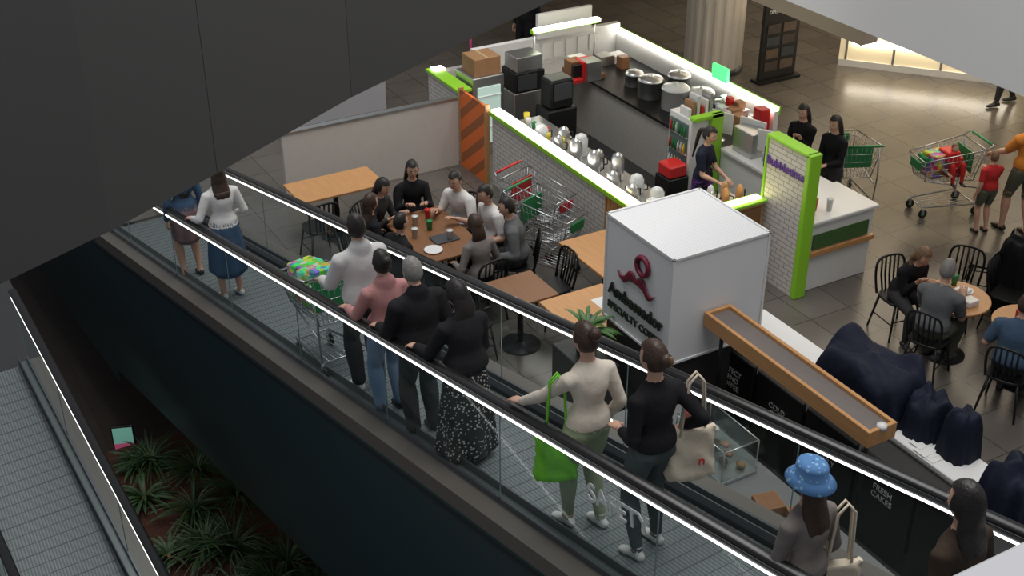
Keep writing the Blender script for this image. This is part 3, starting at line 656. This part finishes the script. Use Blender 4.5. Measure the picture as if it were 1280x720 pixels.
def pot(name,x,y,z,r=.14,h=.22,m=steel):
    mb=MB(); mb.lathe((0,0,0),[(r*.95,0),(r,.01),(r,h),(r*1.04,h),(r*1.04,h+.01),(r*.9,h+.04),(r*.3,h+.06),(r*.12,h+.062),(r*.12,h+.09),(0.001,h+.095)],m,24)
    for sg in(-1,1): mb.tube([(sg*r,-.04,h*.7),(sg*(r+.04),-.04,h*.72),(sg*(r+.04),.04,h*.72),(sg*r,.04,h*.7)],.008,blackm,6)
    return mb.build(name,(x,y,z),random.uniform(0,3))
for x,y,r_,h_ in ((10.7,14.6,.19,.26),(10.75,14.05,.2,.3),(11.1,14.45,.17,.3),(11.1,13.9,.2,.22),(11.15,13.45,.14,.2),(10.75,15.1,.14,.18)): pot('rice_cooker',x,y,.92,r_,h_,steel if r_<.2 else plast)
def dispenser(x,y,r=.085,h=.26,m=steel):
    mb=MB(); mb.lathe((0,0,0),[(r*.9,0),(r,.02),(r,h*.9),(r*.8,h),(r*.8,h+.02),(r*.3,h+.05),(0.001,h+.06)],m,20)
    mb.cyl((-r,0,.06),(-r-.05,0,.05),.012,blackm,n=8); mb.tube([(r,0,h*.8),(r+.05,0,h*.75),(r+.05,0,h*.3),(r,0,h*.2)],.009,blackm,6)
    mb.build('drink_dispenser',(x,y,.91),random.uniform(-1,1))
for i in range(13):
    y=11.35+i*.22; dispenser(8.45+.22*(i%2),y,random.choice((.07,.085,.095)),random.choice((.2,.26,.32)),random.choice((steel,steel,plast,steel)))
for i in range(7): dispenser(8.95+i*.11,11.12+.16*(i%2),.05,.2,random.choice((steel,plast,woodO)))
mb=MB()
for i in range(9): mb.lathe((8.5+.2*random.random(),13.5+i*.14,.91),[(.03,0),(.045,.13+.02*(i%3)),(.0,.16)],random.choice([plast,white,greenp,yellowp,red,steel]),12)
mb.build('condiment_jars')
mb=MB(); mb.rbox(9.98,10.42,12.66,13.14,0,1.38,white,.01); mb.box(9.965,9.98,12.70,13.10,.15,1.30,mat('fridge_dark',(.12,.17,.17),.3)); 
for z in (.35,.6,.85,1.1):
    mb.box(9.955,9.967,12.70,13.1,z,z+.015,white)
    for i in range(6): mb.lathe((9.955,12.75+i*.062,z+.015),[(.02,0),(.02,.1),(.01,.13),(.008,.15)],random.choice([red,greenp,yellowp,plast,white,plast]),8)
mb.box(9.94,9.95,12.69,13.11,.14,1.31,glassc); mb.rbox(9.95,10.42,12.60,12.655,0,1.38,white,.01); mb.rbox(10.24,10.44,12.54,12.60,0,1.45,lime,.01); mb.rbox(9.95,10.44,12.54,12.66,1.39,1.45,lime,.008)
for i in range(6): mb.rbox(10.0+.07*i,10.05+.07*i,12.75,12.95,1.38,1.5+.08*(i%3),[white,card,plast,red,white,steel][i],.005)
mb.build('drinks_fridge')
mb=MB(); mb.rbox(9.6,9.93,12.55,12.88,.0,.62,blackm,.01); mb.rbox(9.62,9.91,12.57,12.86,.62,.8,red,.02); mb.build('red_crate')
mb=MB(); mb.rbox(8.32,8.85,15.75,16.3,0,1.25,steel,.01); mb.box(8.40,8.78,15.735,15.75,.2,1.1,mat('fridge_glow',(.45,.6,.55),.3,emit=.5)); 
for z in (.45,.7,.95): mb.box(8.40,8.78,15.72,15.737,z,z+.015,white)
mb.build('display_fridge')
mb=MB(); mb.rbox(8.38,8.82,15.8,16.2,1.25,1.52,card,.006); mb.box(8.58,8.62,15.79,16.21,1.515,1.524,mat('tape',(.45,.33,.18),.4)); mb.build('cardboard_box')
mb=MB(); mb.rbox(9.0,9.55,15.7,16.2,0,.9,steel,.01); mb.rbox(9.02,9.53,15.7,16.15,.9,1.22,blackm,.015); mb.box(9.06,9.38,15.69,15.70,.94,1.18,dsteel); mb.rbox(9.05,9.5,15.72,16.1,1.22,1.45,steel,.01); mb.build('microwave_oven')
mb=MB(); mb.rbox(9.15,9.65,14.95,15.35,0,.85,blackm,.02); mb.rbox(9.2,9.6,14.98,15.3,.85,1.3,blackm,.03); mb.box(9.25,9.55,14.96,14.98,1.0,1.25,dsteel); mb.build('ice_machine')
mb=MB(); mb.box(9.9,10.9,16.55,16.61,1.35,1.75,paper); 
for i in range(6): mb.box(9.8+i*.22,9.96+i*.22,16.60,16.615,.98,1.25,paper)
mb.rbox(9.55,10.75,16.1,16.2,1.62,1.68,lime,.005); mb.box(9.57,10.73,16.04,16.14,1.66,1.71,led); mb.cyl((9.6,16.15,.9),(9.6,16.15,1.62),.015,steel); mb.cyl((10.7,16.15,.9),(10.7,16.15,1.62),.015,steel); mb.build('menu_light_bar')
mb=MB()
for i in range(16):
    x=9.85+random.random()*1.3; y=15.6+random.random()*.6; w=.06+.08*random.random(); mb.rbox(x-w,x+w,y-w,y+w,.92,.98+.25*random.random(),random.choice([card,blackm,paper,steel,woodD,white,red]),.006)
mb.build('kitchen_supplies')
mb=MB()
for i in range(22):
    x=10.95+random.random()*.40; y=12.7+random.random()*.9; w=.04+.06*random.random(); mb.rbox(x-w,x+w,y-w,y+w,.92,1.0+.3*random.random(),random.choice([card,blackm,paper,steel,white,white,red,plast]),.006)
mb.build('counter_supplies')
mb=MB(); mb.rbox(11.38,11.44,13.7,14.05,1.28,1.5,mat('green_lit_sign',(.1,.8,.25),emit=1.2),.01); mb.build('green_sign')
mb=MB(); mb.box(8.9,10.3,11.5,15.6,.0,.012,mat('rubber_mat',(.02,.02,.022),.6)); mb.build('floor_mat')
mb=MB(); mb.cyl((8.9,16.9,0),(8.9,16.9,2.2),.02,mat('magenta_pole',(.35,.03,.12),.5)); mb.lathe((8.9,16.9,0),[(.15,0),(.15,.02),(.02,.03)],blackm); mb.build('queue_pole')
mb=MB(); mb.rbox(14.05,14.85,16.05,16.12,.05,1.40,mat('black_poster',(.015,.014,.013),.4),.01); mb.box(14.0,14.9,15.95,16.2,0,.05,blackm)
ph_=[mat('photo_dark_a',(.06,.045,.04),.5,var=.5,vscale=9),mat('photo_dark_b',(.10,.07,.05),.5,var=.6,vscale=12),mat('photo_dark_c',(.04,.045,.05),.5,var=.5,vscale=9)]
for i in range(4):
    for j in range(2): mb.box(14.14+j*.34,14.42+j*.34,16.04,16.05,.2+i*.22,.36+i*.22,ph_[(i+j)%3])
o=mb.build('poster_stand'); text('OPENING SOON','poster_title',.085,(14.45,16.035,1.25),(R(90),0,0),white,o)
# ---------------------------------------------------------------- coffee kiosk
perf=mat('perforated_white_metal',(.72,.72,.73),.5,kind='perf',col2=(.46,.46,.48),sc=42)
mb=MB(); mb.rbox(6.47,7.60,8.30,9.42,1.12,2.28,perf,.012)
for x in (6.47,7.60):
    for y in (8.30,9.42): mb.box(x-.012,x+.012,y-.012,y+.012,1.12,2.285,white)
for z in (1.12,2.28):
    for y in (8.30,9.42): mb.box(6.46,7.61,y-.012,y+.012,z-.012,z+.012,white)
    for x in (6.47,7.60): mb.box(x-.012,x+.012,8.29,9.43,z-.012,z+.012,white)
maroon=mat('maroon_logo',(.16,.008,.03),.45)
ring=[V((6.445,8.76+.095*math.cos(t),2.00+.095*math.sin(t))) for t in [2*math.pi*k/28 for k in range(29)]]
mb.tube(ring,.026,maroon,8)
for sg in (-1,1):
    c0=[(0,1.77,.02),(.05,1.80,.055),(.12,1.79,.06),(.19,1.72,.045),(.26,1.715,.022),(.31,1.76,.006)]
    rings=[]
    A=catm([np.array(q) for q in c0],4)
    for y,z,w in A: rings.append([V((6.45+.012*math.cos(t),8.86+sg*y,z+w*math.sin(t))) for t in [2*math.pi*k/10 for k in range(10)]])
    mb.loft(rings,maroon)
cube=mb.build('perforated_cube_sign')
inkb=mat('black_lettering',(.015,.015,.015),.4)
text('Ambassador','sign_lettering',.185,(6.452,8.86,1.50),(R(90),0,-R(90)),inkb,cube,.008,bold=.005); text('SPECIALTY COFFEE','sign_tagline',.11,(6.452,8.86,1.31),(R(90),0,-R(90)),inkb,cube,.006,bold=.003)
dc=mat('dark_counter',(.035,.033,.032),.5)
mb=MB(); mb.box(6.50,7.58,8.32,9.40,0,1.10,dc); mb.box(7.34,8.06,4.2,8.32,0,.92,dc); mb.rbox(7.68,8.12,4.1,8.82,.95,1.0,white,.008); mb.box(7.7,8.1,4.2,8.8,.9,.95,white); mb.box(7.60,8.1,8.32,8.8,0,.9,white)
txb=mat('blackboard',(.012,.012,.013),.35)
for i in range(5): mb.rbox(7.28,7.33,7.95-.72*i,8.62-.72*i,.28,1.02,txb,.008)
kb=mb.build('coffee_bar_counter')
for i,t in enumerate(('PERFECT\nBLEND\nCOFFEE','COLD\nDRIP','GOOD\nCOFFEE\nDAILY','FRESH\nCAKES')): text(t,'board_lettering_%d'%i,.085,(7.272,8.285-.72*i,.72),(R(90),0,-R(90)),white,kb,.002)
mb=MB(); mb.rbox(6.86,6.90,6.02,8.28,1.46,1.62,woodO,.004); mb.rbox(7.14,7.18,6.02,8.28,1.46,1.62,woodO,.004); mb.rbox(6.90,7.14,6.02,6.06,1.46,1.62,woodO,.004); mb.rbox(6.90,7.14,8.24,8.28,1.46,1.62,woodO,.004); mb.box(6.90,7.14,6.06,8.24,1.50,1.585,mat('taupe_insert',(.15,.13,.12),.6,var=.1))
for y in (6.15,8.15): mb.cyl((7.0,y,0),(7.0,y,1.5),.02,blackm)
mb.lathe((7.02,6.04,1.60),[(.045,0),(.045,.04),(.0,.05)],white,16)
mb.build('timber_shelf')
mb=MB(); mb.rbox(5.75,6.45,4.4,8.1,0,.86,mat('counter_side',(.10,.07,.055),.5,var=.1),.01); mb.rbox(5.72,6.48,4.36,8.14,.86,.90,mat('grey_top',(.16,.16,.16),.35),.006); mb.box(5.70,5.73,4.36,8.14,.80,.84,led); mb.build('service_counter')
mb=MB(); mb.rbox(5.95,6.35,6.75,7.45,.90,.94,steel,.005)
for a in ((5.96,5.965,6.76,7.44),(6.335,6.34,6.76,7.44)): mb.box(a[0],a[1],a[2],a[3],.94,1.25,glassc)
mb.box(5.96,6.34,6.76,6.765,.94,1.25,glassc); mb.box(5.96,6.34,7.435,7.44,.94,1.25,glassc); mb.box(5.96,6.34,6.76,7.44,1.25,1.256,glassc); mb.box(5.98,6.32,6.78,7.42,1.09,1.095,glassc)
for x in (5.96,6.34):
    for y in (6.76,7.44): mb.cyl((x,y,.94),(x,y,1.26),.007,steel,n=6)
    mb.cyl((x,6.76,1.26),(x,7.44,1.26),.007,steel,n=6)
for y in (6.76,7.44): mb.cyl((5.96,y,1.26),(6.34,y,1.26),.007,steel,n=6)
for i in range(9): mb.ell((6.03+.25*random.random(),6.85+i*.06,.975+.12*(i%2)),.04,.05,.025,random.choice([card,woodD,cream]))
mb.build('cake_display_case')
for x,y,s_ in ((6.1,6.3,.11),(6.25,6.0,.13),(6.05,5.75,.09)):
    mb=MB(); mb.rbox(-s_,s_,-s_,s_,0,.12,card,.005); mb.box(-s_*.9,s_*.9,-s_*.9,s_*.9,.115,.122,woodD); mb.build('cardboard_box',(x,y,.9),random.uniform(-.5,.5))
mb=MB()
for i in range(8): mb.lathe((5.9+.4*random.random(),7.55+.5*random.random(),.9),[(.03,0),(.035,.14),(.02,.18),(.02,.2)],random.choice([plast,white,blackm,red]),12)
mb.build('sauce_bottles')
mb=MB(); mb.lathe((6.1,5.1,.9),[(.26,0),(.27,.02),(.25,.02)],steel,28)
for i in range(6): mb.rbox(5.95+.05*i,5.99+.05*i,5.0,5.2,.92,.99+.03*(i%2),[paper,blackm,card,red,white,woodD][i],.004)
mb.build('serving_tray')
mb=MB(); mb.cyl((5.6,4.7,0),(5.6,4.7,1.3),.03,mat('magenta_post',(.45,.02,.12),.5)); mb.lathe((5.6,4.7,0),[(.15,0),(.15,.02),(.03,.03)],blackm); mb.build('barrier_post')
def cover(name,x0,x1,y0,y1,z0,z1,seed,lump=.08,m=navy):
    mb=MB(); rings=[]; n=72; cx,cy=(x0+x1)/2,(y0+y1)/2; a,b=(x1-x0)/2,(y1-y0)/2
    prof=[(1.16,0),(1.10,.2),(1.06,.4),(1.0,.6),(.95,.78),(.88,.9),(.74,.97),(.5,1.0),(.2,1.01),(.01,1.01)]
    for w,t in prof:
        r=[]
        for k in range(n):
            q=2*math.pi*k/n; c_,s_=math.cos(q),math.sin(q); e=.6
            px=math.copysign(abs(c_)**e,c_); py=math.copysign(abs(s_)**e,s_)
            f=1+(1-t)*.09*math.sin(q*13+seed+2*t)+(1-t)*.05*math.sin(q*7+seed*2)+.10*noise.noise(V((px*2+seed,py*2,t*3)))
            zz=z0+(z1-z0)*t; zz+=lump*noise.noise(V((px*w*1.8+seed,py*w*1.8,seed)))*(t>.5)*1.3+.03*noise.noise(V((px*w*5+seed,py*w*5,t*5)))
            r.append(V((cx+a*w*px*f,cy+b*w*py*f,zz)))
        rings.append(r)
    mb.loft(rings,m); o=mb.build(name); s_=o.modifiers.new('s','SUBSURF'); s_.levels=1; s_.render_levels=1; return o
cover('covered_coffee_machine',7.60,8.28,6.55,7.60,.70,1.48,1,.2); cover('covered_coffee_machine',7.80,8.24,6.20,6.58,.8,1.36,5,.12)
cover('covered_grinder',7.84,8.16,5.84,6.14,.72,1.46,3); cover('covered_grinder',7.6,8.15,4.95,5.5,.6,1.40,8,.15)
cover('covered_pram',11.55,12.0,8.3,8.75,.0,1.0,9,.15,blackt)
mb=MB()
for i in range(5):
    x=7.76+.06*random.random(); y=6.05+.25*random.random(); mb.box(x-.08,x+.08,y-.07,y+.07,1.001+i*.003,1.003+i*.003,paper)
mb.build('paper_menus')
# ---------------------------------------------------------------- plants
leaf=mat('leaf_green',(.045,.13,.025),.45,var=.35,vscale=6); leafd=mat('leaf_dark',(.02,.06,.015),.5,var=.4,vscale=6); leafm=mat('agave_leaf',(.035,.08,.03),.5,var=.3,vscale=6)
def plant(name,loc,n=26,L=.45,w=.03,m=leaf,pot_=None,seed=1):
    rd=random.Random(seed); mb=MB()
    for i in range(n):
        az=rd.uniform(0,6.28); el=rd.uniform(.35,1.35); l=L*rd.uniform(.7,1.1)
        d=V((math.cos(az),math.sin(az),0)); sd=V((-d.y,d.x,0)); vs=[]
        for k in range(7):
            t=k/6; p=d*l*t*math.cos(el*(1-.35*t))+V((0,0,l*(math.sin(el)*t-.55*t*t))); ww=w*(.5+1.6*t*(1-t))*(1 if k<6 else .05)
            vs+=[p+sd*ww,p-V((0,0,ww*.5)),p-sd*ww]
        fs=[]
        for k in range(6): a=k*3; fs+=[(a,a+1,a+4,a+3),(a+1,a+2,a+5,a+4)]
        mb.add(vs,fs,m,True)
    if pot_: mb.lathe((0,0,-pot_),[(.10,0),(.14,pot_*.95),(.15,pot_),(.13,pot_),(.12,pot_*.92),(0.001,pot_*.9)],dsteel,20)
    else: mb.lathe((0,0,-.06),[(.05,0),(.03,.1)],woodD,8)
    return mb.build(name,loc)
plant('potted_plant',(6.22,9.35,1.0),34,.42,.028,leaf,.26,3); mb=MB(); mb.rbox(6.02,6.42,9.0,9.7,0,.74,dc,.01); mb.build('planter_stand')
soil=mat('mulch',(.06,.022,.013),.9,var=.5,vscale=12,bump=1,bscale=20)
mb=MB(); mb.rbox(1.95,4.2,9.0,15.6,-3.6,-3.15,soil,.03); mb.box(1.90,1.96,8.9,15.7,-3.6,-3.05,dsteel); mb.build('garden_bed')
for i,(x,y,l_) in enumerate(((2.4,14.2,.5),(2.9,13.6,.7),(2.35,12.9,.45),(3.1,12.6,.8),(3.5,13.6,.8),(2.9,11.8,.6),(3.6,12.0,.8),(2.4,11.6,.45),(3.2,14.4,.7),(3.7,11.2,.7),(2.5,15.0,.5),(3.0,11.0,.5),(2.8,12.8,.7),(3.3,11.7,.7),(2.7,14.9,.7))): plant('garden_fern' if l_>.55 else 'agave_plant',(x,y,-3.1),90 if l_>.55 else 40,l_,.026 if l_<.55 else .011,leafm if l_<.55 else leafd,None,i+10)
mb=MB(); mb.rbox(-.16,.16,-.03,.03,0,.6,blackm,.01); mb.box(-.14,.14,-.035,-.03,.3,.57,mat('screen_glow',(.25,.6,.5),emit=.25)); mb.box(-.14,.14,-.036,-.031,.1,.3,mat('screen_pink',(.6,.12,.25),emit=.25)); mb.build('digital_directory',(2.55,15.9,-3.6),R(-20))
# ---------------------------------------------------------------- lights
w=bpy.data.worlds.new('world'); S.world=w; w.use_nodes=True; w.node_tree.nodes['Background'].inputs[0].default_value=(.72,.76,.82,1); w.node_tree.nodes['Background'].inputs[1].default_value=.42
def area(name,loc,rot,sx,sy,p,c):
    l=bpy.data.lights.new(name,'AREA'); l.shape='RECTANGLE'; l.size=sx; l.size_y=sy; l.energy=p; l.color=c
    o=bpy.data.objects.new(name,l); S.collection.objects.link(o); o.location=loc; o.rotation_euler=rot; return o
area('skylight_lamp',(6.0,9.0,14),(0,R(4),0),8,14,2000,(1,.98,.95))
area('downlight_panel',(17,15,3.55),(0,0,0),8,10,420,(1,.84,.62))
area('downlight_panel',(12.5,9.5,3.5),(0,0,0),3,6,70,(1,.93,.85))
area('kiosk_downlight',(9.8,14.2,4.6),(0,0,0),2,4,120,(1,.95,.86))
area('lower_level_fill',(1.5,13.5,-1.2),(0,0,0),1.5,3,15,(1,.85,.7))  # unseen warm fill added to brighten the garden level
